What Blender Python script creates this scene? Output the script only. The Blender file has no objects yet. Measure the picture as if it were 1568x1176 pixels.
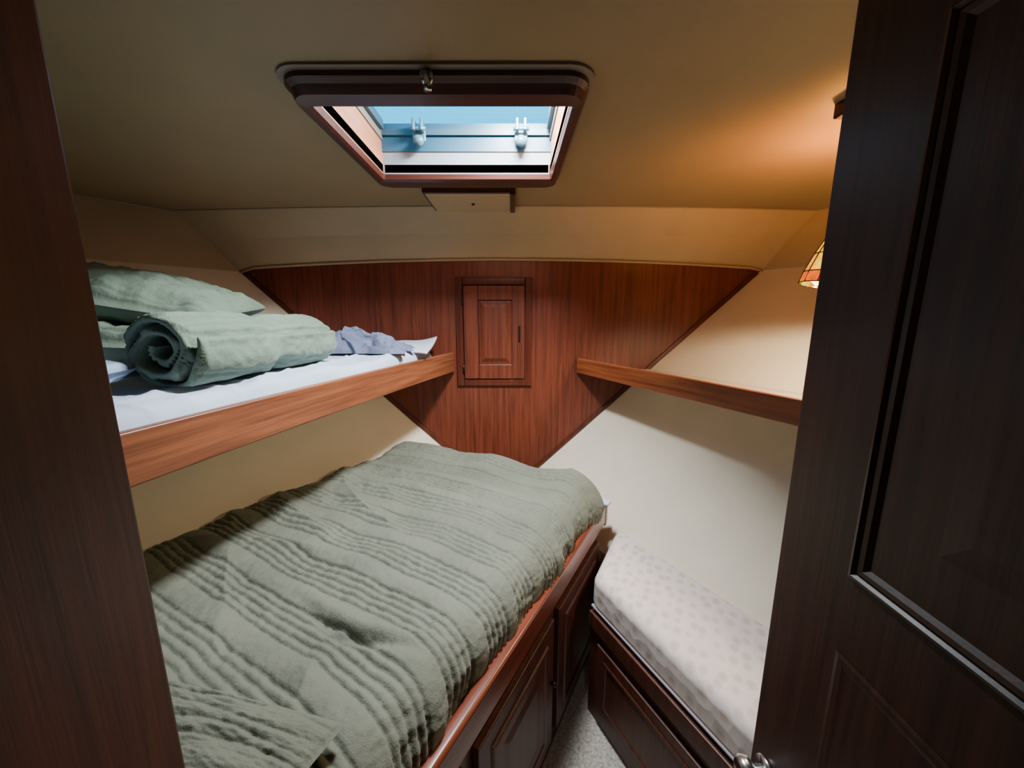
import bpy, math, random
from mathutils import Vector, Matrix, noise
random.seed(3)
H=1.45   # eye height above cabin floor; all heights below are given relative to it
scene=bpy.context.scene
def N3(x,y,z): return noise.noise(Vector((x,y,z)))

# ---------------------------------------------------------------- materials
def newmat(name):
    m=bpy.data.materials.new(name); m.use_nodes=True
    nt=m.node_tree; b=nt.nodes['Principled BSDF']
    return m,nt,b
def coords(nt,rotz=0,scale=(1,1,1)):
    tc=nt.nodes.new('ShaderNodeTexCoord')
    m1=nt.nodes.new('ShaderNodeMapping'); m1.inputs['Rotation'].default_value=(0,0,rotz)
    m2=nt.nodes.new('ShaderNodeMapping'); m2.inputs['Scale'].default_value=scale
    nt.links.new(tc.outputs['Object'],m1.inputs[0]); nt.links.new(m1.outputs[0],m2.inputs[0])
    return m2.outputs[0]
def ramp(nt,fac,stops):
    r=nt.nodes.new('ShaderNodeValToRGB')
    while len(r.color_ramp.elements)<len(stops): r.color_ramp.elements.new(0.5)
    for e,(p,c) in zip(r.color_ramp.elements,stops):
        e.position=p; e.color=(*c,1)
    nt.links.new(fac,r.inputs[0]); return r.outputs[0]
def bump(nt,b,h,strength,dist=0.002):
    n=nt.nodes.new('ShaderNodeBump'); n.inputs['Strength'].default_value=strength; n.inputs['Distance'].default_value=dist
    nt.links.new(h,n.inputs['Height']); nt.links.new(n.outputs[0],b.inputs['Normal'])
def tnoise(nt,vec,scale,detail=4,rough=.55,dist=0):
    n=nt.nodes.new('ShaderNodeTexNoise'); n.inputs['Scale'].default_value=scale
    n.inputs['Detail'].default_value=detail; n.inputs['Roughness'].default_value=rough; n.inputs['Distortion'].default_value=dist
    nt.links.new(vec,n.inputs['Vector']); return n.outputs['Fac']
def wood(name,dark,light,rotz=0,axis='z',rough=.3,coat=.3):
    m,nt,b=newmat(name)
    sc={'z':(26,26,1.0),'x':(1.0,26,26),'y':(26,1.0,26)}[axis]
    v=coords(nt,rotz,sc)
    f=tnoise(nt,v,2.2,6,.66,.35)
    c=ramp(nt,f,[(.33,dark),(.52,tuple((a*.9+b_*1.1)/2 for a,b_ in zip(dark,light))),(.68,light)])
    nt.links.new(c,b.inputs['Base Color'])
    b.inputs['Roughness'].default_value=rough
    b.inputs['Coat Weight'].default_value=coat; b.inputs['Coat Roughness'].default_value=.25
    v2=coords(nt,rotz,tuple(s*4 if s>2 else s*3 for s in sc))
    bump(nt,b,tnoise(nt,v2,2,3),.3,.0008)
    return m
def plain(name,col,rough=.6,metal=0,bs=0,bscale=200,var=0):
    m,nt,b=newmat(name); v=coords(nt)
    f=tnoise(nt,v,bscale,3)
    lo=tuple(c*(1-var) for c in col); hi=tuple(min(1,c*(1+var)) for c in col)
    nt.links.new(ramp(nt,tnoise(nt,v,6 if var<.2 else 60,4),[(.3,lo),(.7,hi)]),b.inputs['Base Color'])
    b.inputs['Roughness'].default_value=rough; b.inputs['Metallic'].default_value=metal
    if bs: bump(nt,b,f,bs,.001)
    return m
def emit(name,col,st,lo=None,base=.06):
    m,nt,b=newmat(name); v=coords(nt)
    lo=lo or tuple(c*.6 for c in col)
    f=tnoise(nt,v,40,2)
    nt.links.new(ramp(nt,f,[(.35,lo),(.65,col)]),b.inputs['Emission Color'])
    nt.links.new(ramp(nt,f,[(.35,tuple(c*base for c in lo)),(.65,tuple(c*base for c in col))]),b.inputs['Base Color'])
    b.inputs['Emission Strength'].default_value=st; b.inputs['Roughness'].default_value=.45
    return m

M_bulk=wood('mahogany_bulkhead',(.085,.018,.009),(.215,.048,.022),axis='z',rough=.38,coat=.15)
M_trim=wood('mahogany_trim',(.055,.011,.006),(.13,.028,.013),axis='z',rough=.32,coat=.2)
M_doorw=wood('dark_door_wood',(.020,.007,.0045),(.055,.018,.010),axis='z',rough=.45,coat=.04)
M_jamb=wood('jamb_wood',(.038,.010,.005),(.085,.022,.010),axis='z',rough=.45,coat=.06)
M_fas=wood('fascia_wood',(.13,.035,.014),(.34,.11,.044),rotz=math.radians(15),axis='y',rough=.42,coat=.15)
M_shelf=wood('shelf_wood',(.17,.038,.013),(.42,.115,.038),rotz=-math.radians(25),axis='y',rough=.38,coat=.2)
M_rail=wood('rail_wood',(.10,.019,.009),(.23,.05,.021),rotz=math.radians(29),axis='y',rough=.28)
M_base=wood('base_wood',(.045,.011,.006),(.105,.026,.013),axis='z',rough=.45,coat=.06)
M_hframe=wood('hatch_wood',(.034,.008,.004),(.085,.019,.010),axis='x',rough=.4,coat=.12)
M_liner=wood('liner_wood',(.34,.11,.05),(.52,.22,.11),axis='y',rough=.4,coat=.1)
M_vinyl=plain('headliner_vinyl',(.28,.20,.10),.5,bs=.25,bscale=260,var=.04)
M_vinyl_lit=plain('headliner_vinyl_lit',(.44,.325,.18),.5,bs=.25,bscale=260,var=.04)  # headliner vinyl again, lightened: the cove's brighter light is put into its colour
M_hull=plain('hull_lining_vinyl',(.83,.74,.59),.6,bs=.15,bscale=260,var=.03)
M_pipe=plain('vinyl_piping',(.34,.25,.15),.5)
M_sheet=plain('sheet_cotton',(.54,.62,.76),.85,bs=.3,bscale=400,var=.04)
M_bluepil=plain('pillow_cotton_blue',(.34,.42,.58),.85,bs=.3,bscale=400,var=.05)
M_garm=plain('garment_cotton',(.15,.17,.27),.9,bs=.3,bscale=400,var=.08)
M_metal=plain('brushed_steel',(.65,.65,.66),.25,metal=1)
M_dark=plain('dark_bronze',(.03,.022,.018),.35,metal=.6)
M_alu=plain('hatch_aluminium',(.05,.095,.13),.4,metal=.1)
M_white=plain('hatch_liner_white',(.22,.25,.27),.7,bs=.4,bscale=120,var=.06)
M_cream=plain('hatch_frame_cream',(.18,.17,.15),.6)
M_pblue=plain('hatch_gasket_blue',(.025,.09,.145),.4)
M_clear=plain('hinge_plastic',(.07,.15,.20),.25)
M_grey=plain('hatch_trim_grey',(.20,.155,.12),.5)
M_brass=plain('brass',(.6,.42,.15),.3,metal=1)
M_lead=plain('lead_came',(.01,.01,.01),.5)

def quiltmat(name,c1,c2):
    m,nt,b=newmat(name); v=coords(nt)
    nt.links.new(ramp(nt,tnoise(nt,v,5,5),[(.3,c1),(.7,c2)]),b.inputs['Base Color'])
    b.inputs['Roughness'].default_value=.82
    b.inputs['Sheen Weight'].default_value=.1
    bump(nt,b,tnoise(nt,v,70,5,.7),.6,.005)
    return m
M_quilt=quiltmat('sage_quilt',(.128,.135,.100),(.170,.177,.134))
M_quilt2=quiltmat('sage_quilt_upper',(.15,.21,.15),(.195,.262,.195))

def carpetmat():
    m,nt,b=newmat('carpet'); v=coords(nt)
    nt.links.new(ramp(nt,tnoise(nt,v,90,6,.8),[(.35,(.24,.215,.18)),(.65,(.74,.68,.59))]),b.inputs['Base Color'])
    b.inputs['Roughness'].default_value=.95
    bump(nt,b,tnoise(nt,v,160,4,.8),1,.006); return m
M_carpet=carpetmat()
def seatmat():
    m,nt,b=newmat('seat_fabric'); v=coords(nt,math.radians(26),(1.3,1,1))
    vo=nt.nodes.new('ShaderNodeTexVoronoi'); vo.inputs['Scale'].default_value=22; vo.inputs['Randomness'].default_value=.55
    nt.links.new(v,vo.inputs['Vector'])
    c=ramp(nt,vo.outputs['Distance'],[(.05,(.58,.47,.42)),(.30,(.65,.54,.49)),(.42,(.74,.64,.60))])
    nt.links.new(c,b.inputs['Base Color']); b.inputs['Roughness'].default_value=.8
    bump(nt,b,vo.outputs['Distance'],.5,.005); return m
M_seat=seatmat()
M_seatside=plain('seat_band_fabric',(.42,.35,.40),.8,bs=.4,bscale=300)
def glassmat():
    m=bpy.data.materials.new('tinted_acrylic'); m.use_nodes=True; nt=m.node_tree
    nt.nodes.clear(); o=nt.nodes.new('ShaderNodeOutputMaterial')
    t=nt.nodes.new('ShaderNodeBsdfTransparent'); g=nt.nodes.new('ShaderNodeBsdfGlossy'); g.inputs['Roughness'].default_value=.05
    mx=nt.nodes.new('ShaderNodeMixShader'); mx.inputs[0].default_value=.04
    v=coords(nt); f=tnoise(nt,v,140,2)
    c=ramp(nt,f,[(.28,(.6,.75,.8)),(.34,(.95,.98,.99))]); nt.links.new(c,t.inputs[0])
    nt.links.new(t.outputs[0],mx.inputs[1]); nt.links.new(g.outputs[0],mx.inputs[2]); nt.links.new(mx.outputs[0],o.inputs[0])
    return m
M_glass=glassmat()

# ---------------------------------------------------------------- mesh helpers
def mesh(name,vs,fs,mat,smooth=False,bevel=0,seg=2,par=None,flip=False):
    me=bpy.data.meshes.new(name)
    me.from_pydata([(x,y,z+H) for x,y,z in vs],[],fs)
    me.validate(); me.update()
    import bmesh
    bm=bmesh.new(); bm.from_mesh(me); bmesh.ops.recalc_face_normals(bm,faces=bm.faces)
    bm.to_mesh(me); bm.free()
    for m in (mat if isinstance(mat,list) else [mat]): me.materials.append(m)
    if smooth:
        for p in me.polygons: p.use_smooth=True
    o=bpy.data.objects.new(name,me); scene.collection.objects.link(o)
    if bevel:
        b=o.modifiers.new('bevel','BEVEL'); b.width=bevel; b.segments=seg; b.limit_method='ANGLE'; b.angle_limit=math.radians(30)
        for p in me.polygons: p.use_smooth=True
        w=o.modifiers.new('wn','WEIGHTED_NORMAL'); w.keep_sharp=False
    if par: o.parent=par
    return o
def empty(name):
    e=bpy.data.objects.new(name,None); scene.collection.objects.link(e); e.empty_display_size=.05; return e
def prism(name,poly,z0,z1,mat,poly_top=None,**k):
    n=len(poly); pt=poly_top or poly
    vs=[(x,y,z0) for x,y in poly]+[(x,y,z1) for x,y in pt]
    fs=[tuple(range(n-1,-1,-1)),tuple(range(n,2*n))]+[(i,(i+1)%n,n+(i+1)%n,n+i) for i in range(n)]
    return mesh(name,vs,fs,mat,**k)
def box(name,x0,x1,y0,y1,z0,z1,mat,**k):
    return prism(name,[(x0,y0),(x1,y0),(x1,y1),(x0,y1)],z0,z1,mat,**k)
def strip(name,p,q,w,z0,z1,mat,**k):
    "board running p->q in plan, thickness w to its left"
    d=Vector((q[0]-p[0],q[1]-p[1])).normalized(); n=Vector((-d.y,d.x))*w
    return prism(name,[p,q,(q[0]+n.x,q[1]+n.y),(p[0]+n.x,p[1]+n.y)],z0,z1,mat,**k)
def tube(name,pts,r,mat,n=10,par=None,closed=False):
    pts=[Vector(p) for p in pts]; vs=[];fs=[]; m=len(pts)
    rr=r if isinstance(r,list) else [r]*m
    up=Vector((0,0,1))
    for i,p in enumerate(pts):
        a=pts[(i-1)%m] if (closed or i>0) else p; b=pts[(i+1)%m] if (closed or i<m-1) else p
        d=(b-a).normalized()
        u=d.cross(up if abs(d.z)<.95 else Vector((1,0,0))).normalized(); w=d.cross(u)
        for j in range(n):
            t=2*math.pi*j/n; q=p+(u*math.cos(t)+w*math.sin(t))*rr[i]; vs.append(tuple(q))
    for i in range(m if closed else m-1):
        for j in range(n):
            a=i*n+j;b=i*n+(j+1)%n;c=((i+1)%m)*n+(j+1)%n;d=((i+1)%m)*n+j; fs.append((a,b,c,d))
    if not closed: fs+= [tuple(range(n)),tuple(range((m-1)*n,m*n))]
    return mesh(name,vs,fs,mat,smooth=True,par=par)
def panel(name,O,U,Nn,w,z0,z1,thick,panels,mat,par=None,prof=None,bevel=.003,profs=None):
    """joinery door. O plan point, U unit plan dir, Nn unit plan normal (front). panels=list of (u0,u1,za,zb)"""
    U=Vector(U);Nn=Vector(Nn);O=Vector(O)
    vs=[];fs=[]
    def P(u,n,z):
        q=O+U*u+Nn*n; vs.append((q.x,q.y,z)); return len(vs)-1
    c=[P(u,n,z) for n in(-thick,0) for (u,z) in((0,z0),(w,z0),(w,z1),(0,z1))]
    slab=mesh(name,vs,[(0,1,2,3),(4,5,6,7),(0,1,5,4),(1,2,6,5),(2,3,7,6),(3,0,4,7)],mat,bevel=bevel,par=par)
    prof=prof or [(0,0),(.004,.005),(.010,.006),(.018,.004),(.022,.001),(.05,.001),(.075,.005)]
    for k,(u0,u1,za,zb) in enumerate(panels):
        vs=[];fs=[]; pf=profs[k] if profs else prof
        for ins,h in pf:
            for (u,z) in((u0+ins,za+ins),(u1-ins,za+ins),(u1-ins,zb-ins),(u0+ins,zb-ins)): P(u,h+.0005,z)
        for i in range(len(pf)-1):
            for j in range(4): fs.append((i*4+j,i*4+(j+1)%4,(i+1)*4+(j+1)%4,(i+1)*4+j))
        L=(len(pf)-1)*4; fs.append((L,L+1,L+2,L+3))
        mesh(name+'_moulding_%d'%(k+1),vs,fs,mat,par=par or slab)
    return slab

# ---------------------------------------------------------------- room geometry functions
D=2.10; YB=-.12
def xr(z,y): return .155+(z+.882)*1.054+.56*(D-y)
def xl(z,y): return -.371-(z+.781)*1.067-.56*(D-y)
ZH=.215; ZB=-1.0
ys=[YB+(D-YB)*i/20 for i in range(21)]
def hull(name,fx):
    vs=[];fs=[]; zs=[-H,ZB]+[ZB+(ZH-ZB)*i/8 for i in range(1,9)]
    for y in ys:
        for z in zs:
            vs.append((fx(max(z,ZB),y),y,z))
    n=len(zs)
    for i in range(20):
        for j in range(n-1):
            a=i*n+j; fs.append((a,a+1,a+n+1,a+n))
    return mesh(name,vs,fs,M_hull,smooth=False)
hull('wall_right',xr); hull('wall_left',xl)

# bulkhead with arched head
def ztop(x):
    u=(x+.05)/1.38
    return .268-.048*u*u
arc=[(xl(ZH-.01,D)+(xr(ZH,D)-xl(ZH-.01,D))*i/40) for i in range(41)]
vs=[(arc[0]-.16,D,ztop(arc[0])-.03),(arc[0]-.16,D,ztop(arc[0])+.09)]+[(x,D,ztop(x)+.09) for x in arc]+[(arc[-1]+.16,D,ztop(arc[-1])+.09),(arc[-1]+.16,D,ztop(arc[-1])-.03),(xr(ZB,D)+.1,D,ZB),(xr(ZB,D)+.1,D,-H),(xl(ZB,D)-.1,D,-H),(xl(ZB,D)-.1,D,ZB)]
n=len(vs); vs+= [(x,y+.03,z) for x,y,z in vs]
mesh('wall_front',vs,[tuple(range(n)),tuple(range(2*n-1,n-1,-1))]+[(i,(i+1)%n,n+(i+1)%n,n+i) for i in range(n)],M_bulk)

# ceiling
YC=1.93
def zc(x,y): return .497-.020*((x+.05)/1.5)**2-.006*(y/1.9)
HX0,HX1,HY0,HY1=-.455,.142,.965,1.455
def ribx(side,y): # crease plan
    return (xr(ZH,y)+.03) if side>0 else (xl(ZH,y)-.07)
yy=sorted(set([-1.25,-.6,YB,.3,.6,HY0,1.1,1.2,1.3,HY1,1.6,1.75,YC]))
rows=[];vs=[];fs=[]
inner=[HX0,-.3,-.16,0,HX1]
for y in yy:
    L=ribx(-1,max(y,YB)) ; R=ribx(1,max(y,YB))
    xs=[L+(HX0-L)*i/6 for i in range(6)]+inner+[HX1+(R-HX1)*i/6 for i in range(1,7)]
    rows.append([len(vs)+i for i in range(len(xs))]); vs+=[(x,y,zc(x,y)) for x in xs]
for i in range(len(yy)-1):
    for j in range(len(rows[0])-1):
        if 6<=j<=9 and yy[i]>=HY0-1e-4 and yy[i+1]<=HY1+1e-4: continue
        fs.append((rows[i][j],rows[i][j+1],rows[i+1][j+1],rows[i+1][j]))
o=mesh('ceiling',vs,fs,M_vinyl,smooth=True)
# ribbon cove between crease and walls
low=[];upp=[]
for i in range(13):
    y=YB+(D-.002-YB)*i/12; low.append((xl(ZH-.01,y)-.002,y,ZH-.012)); y2=YB+(YC-YB)*i/12; x2=ribx(-1,y2); upp.append((x2,y2,zc(x2,y2)))
for i in range(1,40):
    x=arc[i]; low.append((x,D-.002,ztop(x))); x2=ribx(-1,YC)+(ribx(1,YC)-ribx(-1,YC))*i/40; upp.append((x2,YC,zc(x2,YC)))
for i in range(12,-1,-1):
    y=YB+(D-.002-YB)*i/12; low.append((xr(ZH,y)+.002,y,ZH-.003)); y2=YB+(YC-YB)*i/12; x2=ribx(1,y2); upp.append((x2,y2,zc(x2,y2)))
n=len(low)
mid=[tuple((a+b)/2 for a,b in zip(p,q)) for p,q in zip(low,upp)]
mid=[(x,y+(.012 if 12<=i<=n-13 else 0),z+.006) for i,(x,y,z) in enumerate(mid)]
mesh('trim_1',low+mid+upp,[(i,i+1,n+i+1,n+i) for i in range(n-1)]+[(n+i,n+i+1,2*n+i+1,2*n+i) for i in range(n-1)],M_vinyl_lit)
t=tube('trim_2',[(x,y-.002,z-.002) for x,y,z in upp],.0035,M_pipe,n=6)
tube('trim_3',[(x,y-.006,z+.002) for x,y,z in low[12:n-12]],.007,M_vinyl_lit,n=8)
# diagonal edge mouldings on bulkhead
for k,(f,s) in enumerate(((xl,1),(xr,-1))):
    a=(f(ZH-.01,D),ZH-.015); b=(f(ZB,D),ZB); w=.028*s
    vs=[(a[0],D-.010,a[1]),(b[0],D-.010,b[1]),(b[0]+w,D-.010,b[1]),(a[0]+w*1.3,D-.010,a[1])]
    vs+=[(x,D,z) for x,y,z in vs]
    mesh('trim_%d'%(4+k),vs,[(0,1,2,3),(4,5,6,7),(0,1,5,4),(1,2,6,5),(2,3,7,6),(3,0,4,7)],M_trim,bevel=.004)
# floor, passage, aft bulkheads
box('floor',-1.5,1.5,-1.25,D,-H-.03,-H,M_carpet)
prism('wall_aft_left',[(-.41,YB-.03),(-.41,YB),(xl(ZH,YB)-.1,YB),(xl(ZH,YB)-.1,YB-.03)],-H,.50,M_jamb)
prism('wall_aft_right',[(.53,YB-.03),(.53,YB),(xr(ZH,YB)+.1,YB),(xr(ZH,YB)+.1,YB-.03)],-H,.50,M_jamb)
box('wall_back',-.41,.57,-1.28,-1.25,-H,.50,M_jamb)
box('wall_passage_right',.53,.56,-1.25,YB-.03,-H,.50,M_jamb)
box('wall_passage_left',-.41,-.370,-1.25,.351,-H,.488,M_jamb,bevel=.005,seg=3)

# ---------------------------------------------------------------- cupboard in bulkhead
cb=empty('bulkhead_cupboard')
x0,x1,z0,z1=-.300,.108,-.401,.178
for nm,(a,b,c,d) in {'casing_left':(x0,x0+.038,z0,z1),'casing_right':(x1-.038,x1,z0,z1),'casing_top':(x0+.038,x1-.038,z1-.038,z1),'casing_bottom':(x0+.038,x1-.038,z0,z0+.038)}.items():
    box(nm,a,b,D-.016,D-.001,c,d,M_trim,bevel=.005,par=cb)
# door: stiles and rails around a raised, fielded panel
U0,U1,V0,V1=-.258,.066,-.360,.137; pa,pb,pc,pd=-.180,.000,-.280,.062
yF=D-.020
box('door_back',U0+.004,U1-.004,D-.012,D-.002,V0+.004,V1-.004,M_trim,par=cb)
for nm,(a,b,c,d) in {'stile_left':(U0,pa,V0,V1),'stile_right':(pb,U1,V0,V1),'rail_top':(pa,pb,pd,V1),'rail_bottom':(pa,pb,V0,pc)}.items():
    box(nm,a,b,yF-.004,D-.006,c,d,M_bulk,bevel=.004,par=cb)
vs=[];fs=[]
for ins,yy_ in((.004,D-.012),(.010,D-.0125),(.034,D-.026),(.040,D-.026)):
    vs+=[(pa+ins,yy_,pc+ins),(pb-ins,yy_,pc+ins),(pb-ins,yy_,pd-ins),(pa+ins,yy_,pd-ins)]
for i in range(3):
    for j in range(4): fs.append((i*4+j,i*4+(j+1)%4,(i+1)*4+(j+1)%4,(i+1)*4+j))
fs.append((12,13,14,15))
mesh('raised_panel',vs,fs,M_bulk,par=cb)
box('pull',.034,.044,D-.040,D-.022,-.15,-.07,M_dark,bevel=.003,par=cb)
for i,z in enumerate((.06,-.30)): tube('hinge_%d'%(i+1),[(-.262,D-.028,z-.02),(-.262,D-.028,z+.02)],.005,M_dark,par=cb)

# ---------------------------------------------------------------- skylight
hw=empty('skylight_hatch')
def rrect(x0,x1,y0,y1,r,n=6):
    out=[]
    for cx,cy,a0 in((x1-r,y1-r,0),(x0+r,y1-r,90),(x0+r,y0+r,180),(x1-r,y0+r,270)):
        for i in range(n+1):
            a=math.radians(a0+90*i/n); out.append((cx+r*math.cos(a),cy+r*math.sin(a)))
    return out
def ringloft(name,loops,mat,par,smooth=True):
    n=len(loops[0]); vs=[v for l in loops for v in l]; fs=[]
    for i in range(len(loops)-1):
        for j in range(n): fs.append((i*n+j,i*n+(j+1)%n,(i+1)*n+(j+1)%n,(i+1)*n+j))
    return mesh(name,vs,fs,mat,par=par)
ox0,ox1,oy0,oy1=-.490,.168,.890,1.560
def L(x0,x1,y0,y1,r,z): return [(x,y,z) for x,y in rrect(x0,x1,y0,y1,r)]
ringloft('flange',[L(ox0-.010,ox1+.010,oy0-.014,oy1+.004,.060,.500),L(ox0-.010,ox1+.010,oy0-.014,oy1+.004,.060,.488),L(ox0,ox1,oy0,oy1,.055,.486)],M_grey,hw)
ix0,ix1,iy0,iy1=-.445,.132,.968,1.445
ringloft('frame',[L(ox0,ox1,oy0,oy1,.055,.49),L(ox0,ox1,oy0,oy1,.055,.476),L(ox0+.008,ox1-.008,oy0+.012,oy1-.012,.05,.468),L(ox0+.012,ox1-.012,oy0+.024,oy1-.024,.045,.453),
  L(ix0-.012,ix1+.012,iy0-.012,iy1+.02,.012,.450),L(ix0-.004,ix1+.004,iy0-.004,iy1+.004,.008,.455),L(ix0,ix1,iy0,iy1,.006,.474),L(ix0,ix1,iy0,iy1,.006,.50)],M_hframe,hw)
zt=.627
def quadbox(nm,a,b,c,d,z0,z1,m): return box(nm,a,b,c,d,z0,z1,m,par=hw)
quadbox('liner_left',ix0-.012,ix0,iy0-.01,iy1+.01,.47,.575,M_liner)
quadbox('liner_left_frame',ix0-.012,ix0+.004,iy0-.01,iy1+.01,.575,zt,M_cream)
quadbox('liner_right',ix1,ix1+.012,iy0-.01,iy1+.01,.47,.575,M_liner)
quadbox('liner_right_frame',ix1-.004,ix1+.012,iy0-.01,iy1+.01,.575,zt,M_cream)
quadbox('liner_near',ix0,ix1,iy0-.012,iy0,.47,zt,M_liner)
quadbox('liner_far',ix0,ix1,iy1,iy1+.012,.47,.540,M_white)
quadbox('liner_far_band',ix0,ix1,iy1-.004,iy1+.012,.540,.585,M_pblue)
quadbox('lid_frame_far',ix0,ix1,iy1-.014,iy1+.012,.588,.606,M_alu)
quadbox('lid_frame_far_top',ix0,ix1,iy1-.004,iy1+.012,.606,zt,M_pblue)
quadbox('lid_frame_left',ix0,ix0+.016,iy0,iy1-.026,.60,zt,M_alu)
quadbox('lid_frame_right',ix1-.016,ix1,iy0,iy1-.026,.60,zt,M_alu)
quadbox('glass',ix0-.01,ix1+.01,iy0-.01,iy1+.01,zt+.001,zt+.009,M_glass)
for k,x in enumerate((-.310,.030)):
    box('hinge_plate_%d'%(k+1),x-.022,x+.022,iy1-.032,iy1-.024,.560,.600,M_clear,par=hw,bevel=.006)
    for s in(-1,1): box('hinge_arm_%d_%d'%(k+1,s+2),x+s*.013-.005,x+s*.013+.005,iy1-.060,iy1-.026,.585,.622,M_clear,par=hw,bevel=.003)
    tube('hinge_pin_%d'%(k+1),[(x-.026,iy1-.05,.592),(x+.026,iy1-.05,.592)],.006,M_clear,par=hw)
    tube('hinge_knob_%d'%(k+1),[(x,iy1-.028,.562),(x,iy1-.05,.556)],.017,M_clear,n=16,par=hw)
tube('latch_base',[(-.175,.905,.474),(-.175,.885,.474)],.014,M_metal,n=16,par=hw)
tube('latch_handle',[(-.175,.884,.476),(-.172,.876,.462),(-.170,.872,.440)],[.008,.006,.008],M_metal,par=hw)

# ceiling access panel forward of hatch
cp=empty('ceiling_access_box')
box('panel',-.352,-.008,1.662,1.940,.466,.472,M_vinyl_lit,par=cp,bevel=.002)
box('surround_right',-.008,.014,1.655,1.945,.462,.492,M_hframe,par=cp,bevel=.003)
box('surround_left',-.362,-.352,1.655,1.945,.470,.492,M_hframe,par=cp,bevel=.003)
box('surround_near',-.352,-.008,1.652,1.662,.468,.492,M_hframe,par=cp,bevel=.003)
tube('button',[(-.17,1.80,.467),(-.17,1.80,.460)],.007,M_dark,par=cp)

# ---------------------------------------------------------------- bed (berth parallel to the left hull)
et=Vector((.4886,.8725)); es=Vector((.8725,-.4886)); P0=Vector((-1.077,1.027))
def B(s,t): return P0+es*s+et*t
bed=empty('double_berth')
def bp(s,t): q=B(s,t); return (q.x,q.y)
tA=(.37-P0.y+.4886*1.04)/.8725
TE=1.08
Bc=bp(1.04,TE)
def xle(z,y): return xl(z,y)+.015
poly=[bp(1.04,tA),Bc,(xr(-1.0,1.72)-.02,1.72),(xr(-1.0,D)-.02,D-.012),(xle(-1.0,D)+.01,D-.012),(xle(-1.0,-.08),-.08),(-.425,-.08),(-.425,.37)]
prism('platform',poly,-H+.002,-.86,M_base,par=bed,bevel=.002)
tA2=(.37-P0.y+.4886*1.06)/.8725
p=bp(1.062,tA2);q=bp(1.062,TE+.03)
strip('rail',(q[0],q[1]),(p[0],p[1]),-.034,-.872,-.785,M_rail,par=bed,bevel=.010,seg=3)
e0=bp(1.062,TE+.03); e1=bp(.80,TE+.03)
strip('rail_end',e1,e0,.03,-.885,-.785,M_rail,par=bed,bevel=.006)
fn=(es.x,es.y)
dt=[(.62,1.04),(.17,.58),(-.13,.13)]
for k,(a,b) in enumerate(dt):
    o=B(1.058,a)
    panel('locker_door_%d'%(k+1),(o.x,o.y),(et.x,et.y),fn,b-a,-1.37,-.915,.018,[(.05,b-a-.05,-1.32,-.965)],M_base,par=bed)
    kn=B(1.06,b-.025)
    tube('knob_%d'%(k+1),[(kn.x,kn.y,-1.12),(kn.x+es.x*.018,kn.y+es.y*.018,-1.12)],[.005,.008],M_dark,par=bed)
m_poly=[bp(.98,tA+.02),bp(.98,.96),bp(.05,.96),bp(.07,-1.1),(-.43,-.07),(-.43,.39)]
prism('mattress',m_poly,-.86,-.75,M_sheet,par=bed,bevel=.02)
prism('sheet_corner',[bp(.98,1.05),bp(1.080,1.07),bp(1.083,1.11),bp(.98,1.12)],-.772,-.760,M_sheet,par=bed,bevel=.004)

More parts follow.
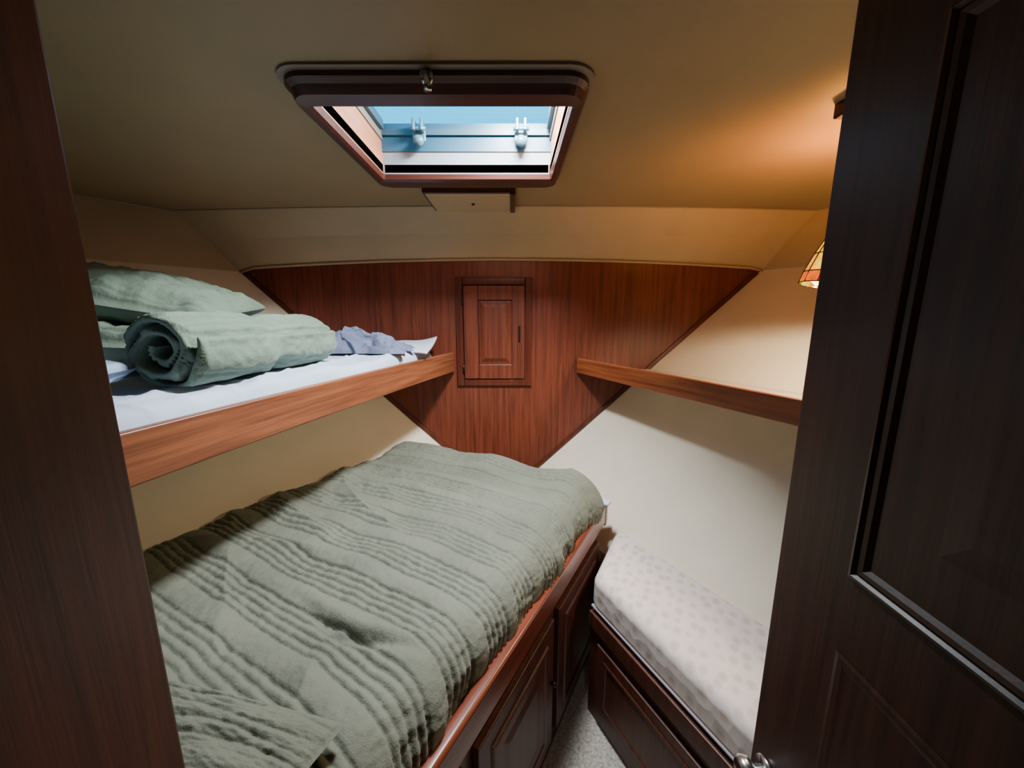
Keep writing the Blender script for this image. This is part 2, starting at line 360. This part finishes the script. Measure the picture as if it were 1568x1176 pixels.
def tucks(c,groups=.135,nt=4,duty=.56,A=.0070):
    g=(c/groups)%1.0
    if g<duty:
        gg=g/duty*nt
        return -A*(1-abs(math.sin(math.pi*gg)))**1.2, 1.0
    h=(g-duty)/(1-duty)
    e=min(h,1-h)
    return .005*math.sin(math.pi*h) -A*max(0,1-e*9)**1.2, 0.0
NS,NT=300,800
vs=[];fs=[]
for j in range(NT+1):
    for i in range(NS+1):
        sp=i/NS*1.18; tp=-1.25+(2.40)*j/NT
        s=sp; z=-.668
        ed=.94+.012*N3(tp*3,0,9)
        if sp>ed:      # roll over the edge then hang
            a=(sp-ed); r=.10
            th=min(a/r,math.pi*.46)
            s=ed+r*math.sin(th)+ .01*N3(tp*8,1,4); z-= r*(1-math.cos(th)); rest=max(0,a-r*math.pi*.46); z-=rest*.8
        te=1.02+.03*N3(sp*2.5,3,3)+.02*N3(sp*9,3,3); t=tp
        if tp>te:
            a=tp-te; r=.075; th=min(a/r,math.pi*.5); t=te+r*math.sin(th); z-=r*(1-math.cos(th))+max(0,a-r*1.57)*.7
        z-=.03*max(0,1-sp/.08)**2
        c=tp+.05*N3(sp*1.3,tp*1.1,5)+.014*N3(sp*5,tp*4,8)+.003*N3(sp*22,tp*9,13)+.06*(sp-.5)**2
        h,inT=tucks(c)
        amp=1.0+.5*N3(sp*3,tp*3,11)
        puck=(.0042*N3(sp*42,c*26,2) if inT else .0018*N3(sp*30,c*14,2))+.0020*N3(sp*85,c*55,7)
        z2=.018*N3(sp*2.0,tp*2.0,1)+.010*N3(sp*4.5+2,tp*5,1)+.004*N3(sp*9,tp*11,1)
        ridge=.017*max(0,1-3.2*abs(N3(sp*2.2+4,tp*4.5+1,2)))**1.7*max(0,.5+N3(sp*1.7,tp*1.7,20)*1.6)
        ridge2=.013*max(0,1-3*abs(N3(sp*5+9,tp*7+1,6)))**1.7*max(0,N3(sp*2.7,tp*2.7,40)*1.8+.15)
        d1=(tp-(.09+.10*(sp-.83)+.02*math.sin(sp*14)))
        cr=-.013*math.exp(-(d1/.012)**2)*math.exp(-((sp-.80)/.13)**2)+.012*math.exp(-((d1-.03)/.022)**2)*math.exp(-((sp-.80)/.18)**2)
        far=.026*math.exp(-((tp-.99)/.07)**2)*(1+.6*N3(sp*6,1,1))+.030*math.exp(-((tp-1.0)/.08)**2-((sp-.95)/.10)**2)
        hh=h*amp+puck+z2+ridge+ridge2+cr+far
        q=B(s,t); x,y=q.x,q.y
        zz=z+hh
        if sp>ed: 
            k=min(1,(sp-ed)/.12); x+=es.x*hh*k; y+=es.y*hh*k; zz=z+hh*(1-k)
        xm=xl(zz,y)+.004
        if x<xm: x=xm
        if y>D-.015: y=D-.015
        if zz<-.80: zz=-.80
        vs.append((x,y,zz))
for j in range(NT):
    for i in range(NS):
        a=j*(NS+1)+i
        x,y,_=vs[a]
        if y<-.05 or (y<.375 and x>-.435): continue
        fs.append((a,a+1,a+NS+2,a+NS+1))
used=sorted({i for f in fs for i in f}); mp={o:n for n,o in enumerate(used)}
mesh('quilt',[vs[i] for i in used],[tuple(mp[i] for i in f) for f in fs],M_quilt,smooth=True,par=bed)

# ---------------------------------------------------------------- pillows etc.
def pillow(name,c,size,rot,mat,quilt=True,seed=0,par=None,n=110,wr=1.0,floor=-.170):
    W,Lh,T=size; R=Matrix.Rotation(rot[2],3,'Z')@Matrix.Rotation(rot[1],3,'Y')@Matrix.Rotation(rot[0],3,'X')
    vs=[];fs=[]
    for side in(1,-1):
        for j in range(n+1):
            for i in range(n+1):
                u=-1+2*i/n;v=-1+2*j/n
                e=max(0,1-abs(u)**2.6)**.5*max(0,1-abs(v)**2.6)**.5
                pin=1-.05*(1-abs(u*v))
                h=T/2*e**.8
                k=min(1,e*2)
                dz=.010*wr*N3(u*2.5+seed,v*2.5,side)*k+.007*wr*N3(u*6+seed,v*4,side)*k
                if quilt: 
                    hq,_=tucks((v*Lh/2)+.02*N3(u*2,v*2,seed)); dz+=hq*k*.8+.003*N3(u*28,v*16,seed)*k
                p=R@Vector((u*W/2*pin,v*Lh/2*pin,side*(h+dz)))
                vs.append((c[0]+p.x,c[1]+p.y,max(c[2]+p.z,floor)))
    m=(n+1)**2
    for k in(0,1):
        for j in range(n):
            for i in range(n):
                a=k*m+j*(n+1)+i; f=(a,a+1,a+n+2,a+n+1); fs.append(f if k==0 else f[::-1])
    o=mesh(name,vs,fs,mat,smooth=True,par=par)
    mod=o.modifiers.new('weld','WELD'); mod.merge_threshold=.0008
    return o
pillow('folded_throw',(-.600,.490,-.636),(.66,.15,.070),(0,0,math.radians(-12)),M_quilt,seed=3,par=bed,floor=-.70,wr=.6)

# ---------------------------------------------------------------- left upper bunk
bk=empty('upper_bunk')
def xf(y): return -.31-.27*(D-y)-.02*math.sin(math.pi*min(1,max(0,(D-y)/1.7)))
nb=24; yb=[-.10+(D-.012+.10)*i/nb for i in range(nb+1)]
def fascia(name,fx,ylist,th,z0,z1,mat,par,sgn):
    vs=[];fs=[]
    for y in ylist:
        x=fx(y); vs+=[(x,y,z0),(x,y,z1),(x+sgn*th,y,z1),(x+sgn*th,y,z0)]
    n=len(ylist)
    for i in range(n-1):
        for j in range(4): fs.append((i*4+j,i*4+(j+1)%4,(i+1)*4+(j+1)%4,(i+1)*4+j))
    fs+=[(0,1,2,3),tuple(range((n-1)*4,n*4))]
    return mesh(name,vs,fs,mat,par=par,bevel=.005)
fascia('fascia',xf,yb,.024,-.322,-.216,M_fas,bk,-1)
vs=[];fs=[]
for y in yb: vs+=[(xl(-.30,y)+.01,y,-.30),(xf(y)-.026,y,-.30),(xl(-.32,y)+.012,y,-.32),(xf(y)-.026,y,-.32)]
for i in range(nb):
    a=i*4; fs+=[(a,a+1,a+5,a+4),(a+2,a+3,a+7,a+6),(a+1,a+3,a+7,a+5),(a,a+2,a+6,a+4)]
mesh('board',vs,fs,M_hull,par=bk)
vs=[];fs=[]; NI,NJ=130,260
for j in range(NJ+1):
    y=-.09+(2.02+.09)*j/NJ
    fr=xf(y)-.030-.07*max(0,(y-1.75)/.3)
    bk_=xl(-.19,y)+.02
    for i in range(NI+3):
        u=min(1,i/NI); x=bk_+(fr-bk_)*u
        z=-.184+.007*N3(x*4,y*4,0)+.005*N3(x*14,y*9,3)+.012*max(0,1-3*abs(N3(x*6,y*3,7)))**2+.007*max(0,1-4*abs(N3(x*5+5,y*11,27)))**2
        ed=(1-u)*abs(fr-bk_)
        if ed<.035: z-=.018*(1-ed/.035)**2
        if y>1.97: z-=.03*((y-1.97)/.05)**2
        if i==NI+1: z=-.235; x=fr+.006
        if i==NI+2: z=-.298; x=fr+.003
        vs.append((x,y,z))
w=NI+3
for j in range(NJ):
    for i in range(w-1):
        a=j*w+i; fs.append((a,a+1,a+w+1,a+w))
b0=len(vs)
for i in range(w): x,y,z=vs[NJ*w+i]; vs.append((x,y+.004,-.298))
for i in range(w-1): fs.append((NJ*w+i,NJ*w+i+1,b0+i+1,b0+i))
mesh('mattress_sheet',vs,fs,M_sheet,smooth=True,par=bk)
vs=[];fs=[]
for j in range(17):
    for i in range(17):
        u=i/16;v=j/16
        x=-.72+.33*u-.04*v*(1-u); y=1.78+.25*v-.02*u; z=-.172+.040*u*v+.006*math.sin(u*9+v*4)+.006*u-.02*(1-v)*u
        vs.append((x,y,z))
for j in range(16):
    for i in range(16): a=j*17+i; fs.append((a,a+1,a+18,a+17))
o=mesh('sheet_flap',vs,fs,M_sheet,smooth=True,par=bk); sm=o.modifiers.new('s','SOLIDIFY'); sm.thickness=.008

# rolled quilt with spiral end
def roll(name,a,b,RX,RZ,mat,turns=2.6):
    a=Vector(a);b=Vector(b); ax=(b-a).normalized(); side=ax.cross(Vector((0,0,1))).normalized(); up=side.cross(ax)*1
    NA=260;NL=130; vs=[];fs=[]; pitch=1/(turns+.35)
    tot=turns*2*math.pi
    for l in range(NL+1):
        v=l/NL; cen=a+(b-a)*v
        sc=1.0-.14*math.exp(-((v-.47)/.045)**2)+.04*math.sin(v*7)
        sc*= (1-.34*max(0,(v-.82)/.18)**2)
        for k in range(2*NA):
            if k<NA: f=k/(NA-1); off=+.38
            else: f=1-(k-NA)/(NA-1); off=-.30
            th=f*tot; r=(.17+pitch*th/(2*math.pi))
            tp_=min(1,(1-f)*14,f*14)**.5
            hem=max(0,1-v*NL/5)
            off2=off*(1-.5*hem*hem)
            r+=off2*pitch*tp_
            r=max(r,.02)
            arcl=th*r*.1
            ang=th+2.2
            hq,_=tucks(arcl*1.1+.008*N3(v*4,ang,2),A=.006) if off>0 else (0,0)
            gr=.35+.65*min(1,v*4)
            wob=.07*N3(math.cos(ang)*1.2+5,math.sin(ang)*1.2,v*3)+gr*(.07*N3(math.cos(ang)*3,math.sin(ang)*3,v*8)+.035*N3(math.cos(ang)*9,math.sin(ang)*9,v*26))
            mul=(r+wob*r)*sc
            off_ax=ax*( (.010*math.sin(f*9)+.010*N3(f*14,0,1))*(1-v) )
            p=cen+off_ax+side*(math.cos(ang)*(mul*RX+hq))+up*(math.sin(ang)*(mul*RZ+hq))
            fl=-.170+.002*N3(p.x*9,p.y*9,4)
            if p.z<fl: p.z=fl
            vs.append(tuple(p))
    w=2*NA
    for l in range(NL):
        for k in range(w): fs.append((l*w+k,l*w+(k+1)%w,(l+1)*w+(k+1)%w,(l+1)*w+k))
    for l in (0,NL):
        for k in range(NA-1):
            q=(l*w+k,l*w+k+1,l*w+w-2-k,l*w+w-1-k); fs.append(q)
    return mesh(name,vs,fs,mat,smooth=True)
roll('rolled_quilt',(-.805,.870,-.086),(-.735,1.46,-.092),.098,.090,M_quilt2,turns=2.7)
pillow('green_pillow',(-1.19,1.24,.045),(.60,.42,.16),(math.radians(6),math.radians(10),math.radians(14)),M_quilt2,seed=8,wr=1.8)
pillow('green_pillow',(-1.20,1.22,-.088),(.56,.44,.15),(0,math.radians(2),math.radians(4)),M_quilt2,seed=15,wr=2.4)
pillow('blue_pillow',(-.965,.68,-.125),(.34,.28,.09),(0,math.radians(0),math.radians(20)),M_bluepil,quilt=False,seed=21,wr=1.5)
# crumpled garment
vs=[];fs=[];n=120
for j in range(n+1):
    for i in range(n+1):
        u=-1+2*i/n;v=-1+2*j/n
        a=math.atan2(v,u); k=1+.22*N3(math.cos(a)*2,math.sin(a)*2,4)
        e=max(0,1-max(abs(u),abs(v))**2.2)
        z=-.172+e**.6*(.048+.040*N3(u*1.6,v*1.6,6)-.03*u+.030*(1-2.6*abs(N3(u*2.2+1,v*3.2,12)))+.016*(1-2.6*abs(N3(u*4,v*7,2))))
        x=-.66+u*.20*k+.04*N3(u*3,v*3,30); y=1.72+v*.11*k+.03*N3(u*3,v*3,33)
        vs.append((x,y,max(z,-.174)))
for j in range(n):
    for i in range(n): a=j*(n+1)+i; fs.append((a,a+1,a+n+2,a+n+1))
mesh('crumpled_shirt',vs,fs,M_garm,smooth=True)

# ---------------------------------------------------------------- right shelf
sh=empty('side_shelf')
def xs_(y): return .347+.47*(D-y)
ysf=[-.10+(D-.012+.10)*i/12 for i in range(13)]
fascia('fiddle_rail',xs_,ysf,.022,-.328,-.247,M_shelf,sh,1)
vs=[];fs=[]
for y in ysf: vs+=[(xs_(y)+.02,y,-.308),(xr(-.308,y)-.008,y,-.308),(xs_(y)+.02,y,-.322),(xr(-.322,y)-.008,y,-.322)]
for i in range(12):
    a=i*4; fs+=[(a,a+1,a+5,a+4),(a+2,a+3,a+7,a+6),(a,a+2,a+6,a+4),(a+1,a+3,a+7,a+5)]
mesh('board',vs,fs,M_hull,par=sh)

# ---------------------------------------------------------------- settee
st=empty('corner_seat')
zs_=-.893
A=(.280,1.185);Bq=(.452,1.50);C=(xr(zs_,-.08)-.012,-.08);Dd=(.890,-.08)
d0=.125
top=[A,Bq,C,Dd]
botm=[A,(Bq[0]-.06,Bq[1]-.09),(C[0]-d0,C[1]),Dd]
c_=prism('cushion',botm,-1.030,zs_,[M_seat],poly_top=top,par=st,bevel=.034,seg=6)
d=Vector((Dd[0]-A[0],Dd[1]-A[1])).normalized(); nn=Vector((d.y,-d.x))
def off(p,k): return (p[0]+nn.x*k,p[1]+nn.y*k)
tube('cushion_piping',[(*off(A,-.004),-1.012),(*off(Dd,-.004),-1.012)],.006,M_seatside,par=st)
base=[A,(.360,1.30),(xr(-1.0,1.25)-.012-.06,1.25),(xr(-1.0,-.08)-.02,-.08),Dd]
prism('base',base,-H+.002,-1.032,M_base,par=st,bevel=.003)
strip('base_rail',off(A,.012),off(Dd,.012),.012,-1.085,-1.025,M_base,par=st,bevel=.004)
for k,(a,b) in enumerate(((.05,.55),(.60,1.15))):
    o=Vector(A)+d*a+nn*.012
    panel('drawer_front_%d'%(k+1),(o.x,o.y),(d.x,d.y),(nn.x,nn.y),b-a,-1.38,-1.12,.014,[(.04,b-a-.04,-1.345,-1.155)],M_base,par=st,prof=[(0,0),(.004,.003),(.012,.003),(.016,.0)])

# ---------------------------------------------------------------- open door on the right
dr=empty('door_1')
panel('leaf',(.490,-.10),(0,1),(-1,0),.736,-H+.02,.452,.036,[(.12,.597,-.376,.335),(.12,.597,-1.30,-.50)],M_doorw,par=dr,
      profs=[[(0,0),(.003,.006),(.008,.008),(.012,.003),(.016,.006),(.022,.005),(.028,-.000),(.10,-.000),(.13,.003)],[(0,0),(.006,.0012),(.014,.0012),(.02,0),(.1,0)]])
for s in(-1,1):
    x=.508+s*.018
    tube('handle_rose_%d'%(s+2),[(x,.590,-.865),(x+s*.008,.590,-.865)],.024,M_metal,n=20,par=dr)
    tube('handle_knob_%d'%(s+2),[(x+s*.008,.590,-.865),(x+s*.025,.590,-.865),(x+s*.034,.590,-.865),(x+s*.05,.590,-.865),(x+s*.058,.59,-.865)],[.009,.010,.022,.024,.012],M_metal,n=20,par=dr)
for k,z in enumerate((.30,-.4,-1.2)): tube('hinge_%d'%(k+1),[(.530,-.10,z-.04),(.530,-.10,z+.04)],.008,M_dark,par=dr)
box('ceiling_bracket',.772,.83,.985,1.03,.455,.492,M_dark,bevel=.005)

# ---------------------------------------------------------------- stained-glass lamp
lp=empty('stained_glass_lamp')
cx,cy,cz=.968,1.20,.136
cols=[emit('glass_yellow',(1,.50,.0),2.6),emit('glass_orange',(1,.14,.0),1.8),emit('glass_red',(.8,.01,.0),1.2),emit('glass_green',(.10,.42,.01),1.0),emit('glass_amber',(1,.30,.0),2.4)]
tilt=Matrix.Rotation(math.radians(10),3,'Y')
ringsR=[(.022,.120),(.038,.085),(.056,.030),(.070,-.025),(.074,-.058)]
ns=12
def LP(r,h,a):
    p=tilt@Vector((r*math.cos(a),r*math.sin(a),h)); return (cx+p.x,cy+p.y,cz+p.z)
vs=[];fs=[];mi=[]
for (r,h) in ringsR:
    for k in range(ns): vs.append(LP(r,h,2*math.pi*k/ns))
for i in range(len(ringsR)-1):
    for k in range(ns):
        fs.append((i*ns+k,i*ns+(k+1)%ns,(i+1)*ns+(k+1)%ns,(i+1)*ns+k)); mi.append([0,0,4,1,0,3,0,4,2,0,1,0][(k*5+i*3)%12])
o=mesh('shade',vs,fs,cols,par=lp)
for p,m in zip(o.data.polygons,mi): p.material_index=m
for i,(r,h) in enumerate(ringsR): tube('came_ring_%d'%(i+1),[LP(r+.001,h,2*math.pi*k/24) for k in range(24)],.0018,M_lead,n=6,par=lp,closed=True)
for k in range(ns): tube('came_rib_%d'%(k+1),[LP(r+.001,h,2*math.pi*k/ns) for r,h in ringsR],.0016,M_lead,n=6,par=lp)
tube('stem',[LP(0,.09,0),LP(0,.13,0),(cx+.022,cy,.34),(cx+.022,cy,.484)],[.012,.008,.005,.005],M_brass,par=lp)
tube('canopy',[(cx+.022,cy,.470),(cx+.022,cy,.486)],[.012,.035],M_brass,n=20,par=lp)
tube('bulb',[LP(-.02,.02,0),LP(-.03,-.02,0),LP(-.036,-.054,0),LP(-.038,-.070,0)],[.012,.020,.018,.006],emit('bulb_glow',(1,.8,.5),8,(1,.75,.45)),n=14,par=lp)

# ---------------------------------------------------------------- lights
def light(name,typ,loc,energy,col,size=.1,size_y=None,rot=(0,0,0)):
    l=bpy.data.lights.new(name,typ); l.energy=energy; l.color=col
    if typ=='AREA':
        l.shape='RECTANGLE'; l.size=size; l.size_y=size_y or size
    else: l.shadow_soft_size=size
    o=bpy.data.objects.new(name,l); o.location=(loc[0],loc[1],loc[2]+H); o.rotation_euler=rot; scene.collection.objects.link(o); return o
light('daylight_over_hatch','AREA',(.030,1.14,.70),60,(.98,.98,.97),.17,.26)
lu=light('lamp_light','SPOT',(.935,1.17,.295),14,(1,.35,.05),.02)
lu.data.spot_size=math.radians(164); lu.data.spot_blend=.45
lu.rotation_euler=Vector((0.05,.32,1)).to_track_quat('-Z','Y').to_euler()
ld=light('lamp_light_down','SPOT',(.925,1.17,.045),22,(1,.78,.50),.03)
ld.data.spot_size=math.radians(168); ld.data.spot_blend=.25
light('fill_behind_camera','POINT',(.05,-.55,.32),.5,(1,.78,.55),.06)  # weak unseen fill added behind the camera
sp=light('carpet_fill_spot','SPOT',(.12,-.45,.40),10,(1,.86,.72),.03)  # unseen spot added behind the camera to brighten the carpet
sp.data.spot_size=math.radians(30); sp.data.spot_blend=.5
sp.rotation_euler=(Vector((.34,1.12,-1.45))-Vector((.12,-.45,.40))).to_track_quat('-Z','Y').to_euler()
w=bpy.data.worlds.new('sky'); scene.world=w; w.use_nodes=True
bg=w.node_tree.nodes['Background']; bg.inputs[0].default_value=(.0,.36,.66,1); bg.inputs[1].default_value=3.8

# ---------------------------------------------------------------- camera
cam=bpy.data.cameras.new('camera'); cam.sensor_width=36; cam.lens=13.52; cam.clip_start=.01
co=bpy.data.objects.new('camera',cam); co.location=(0,0,H); co.rotation_euler=(math.radians(90-10.6),0,0)
scene.collection.objects.link(co); scene.camera=co
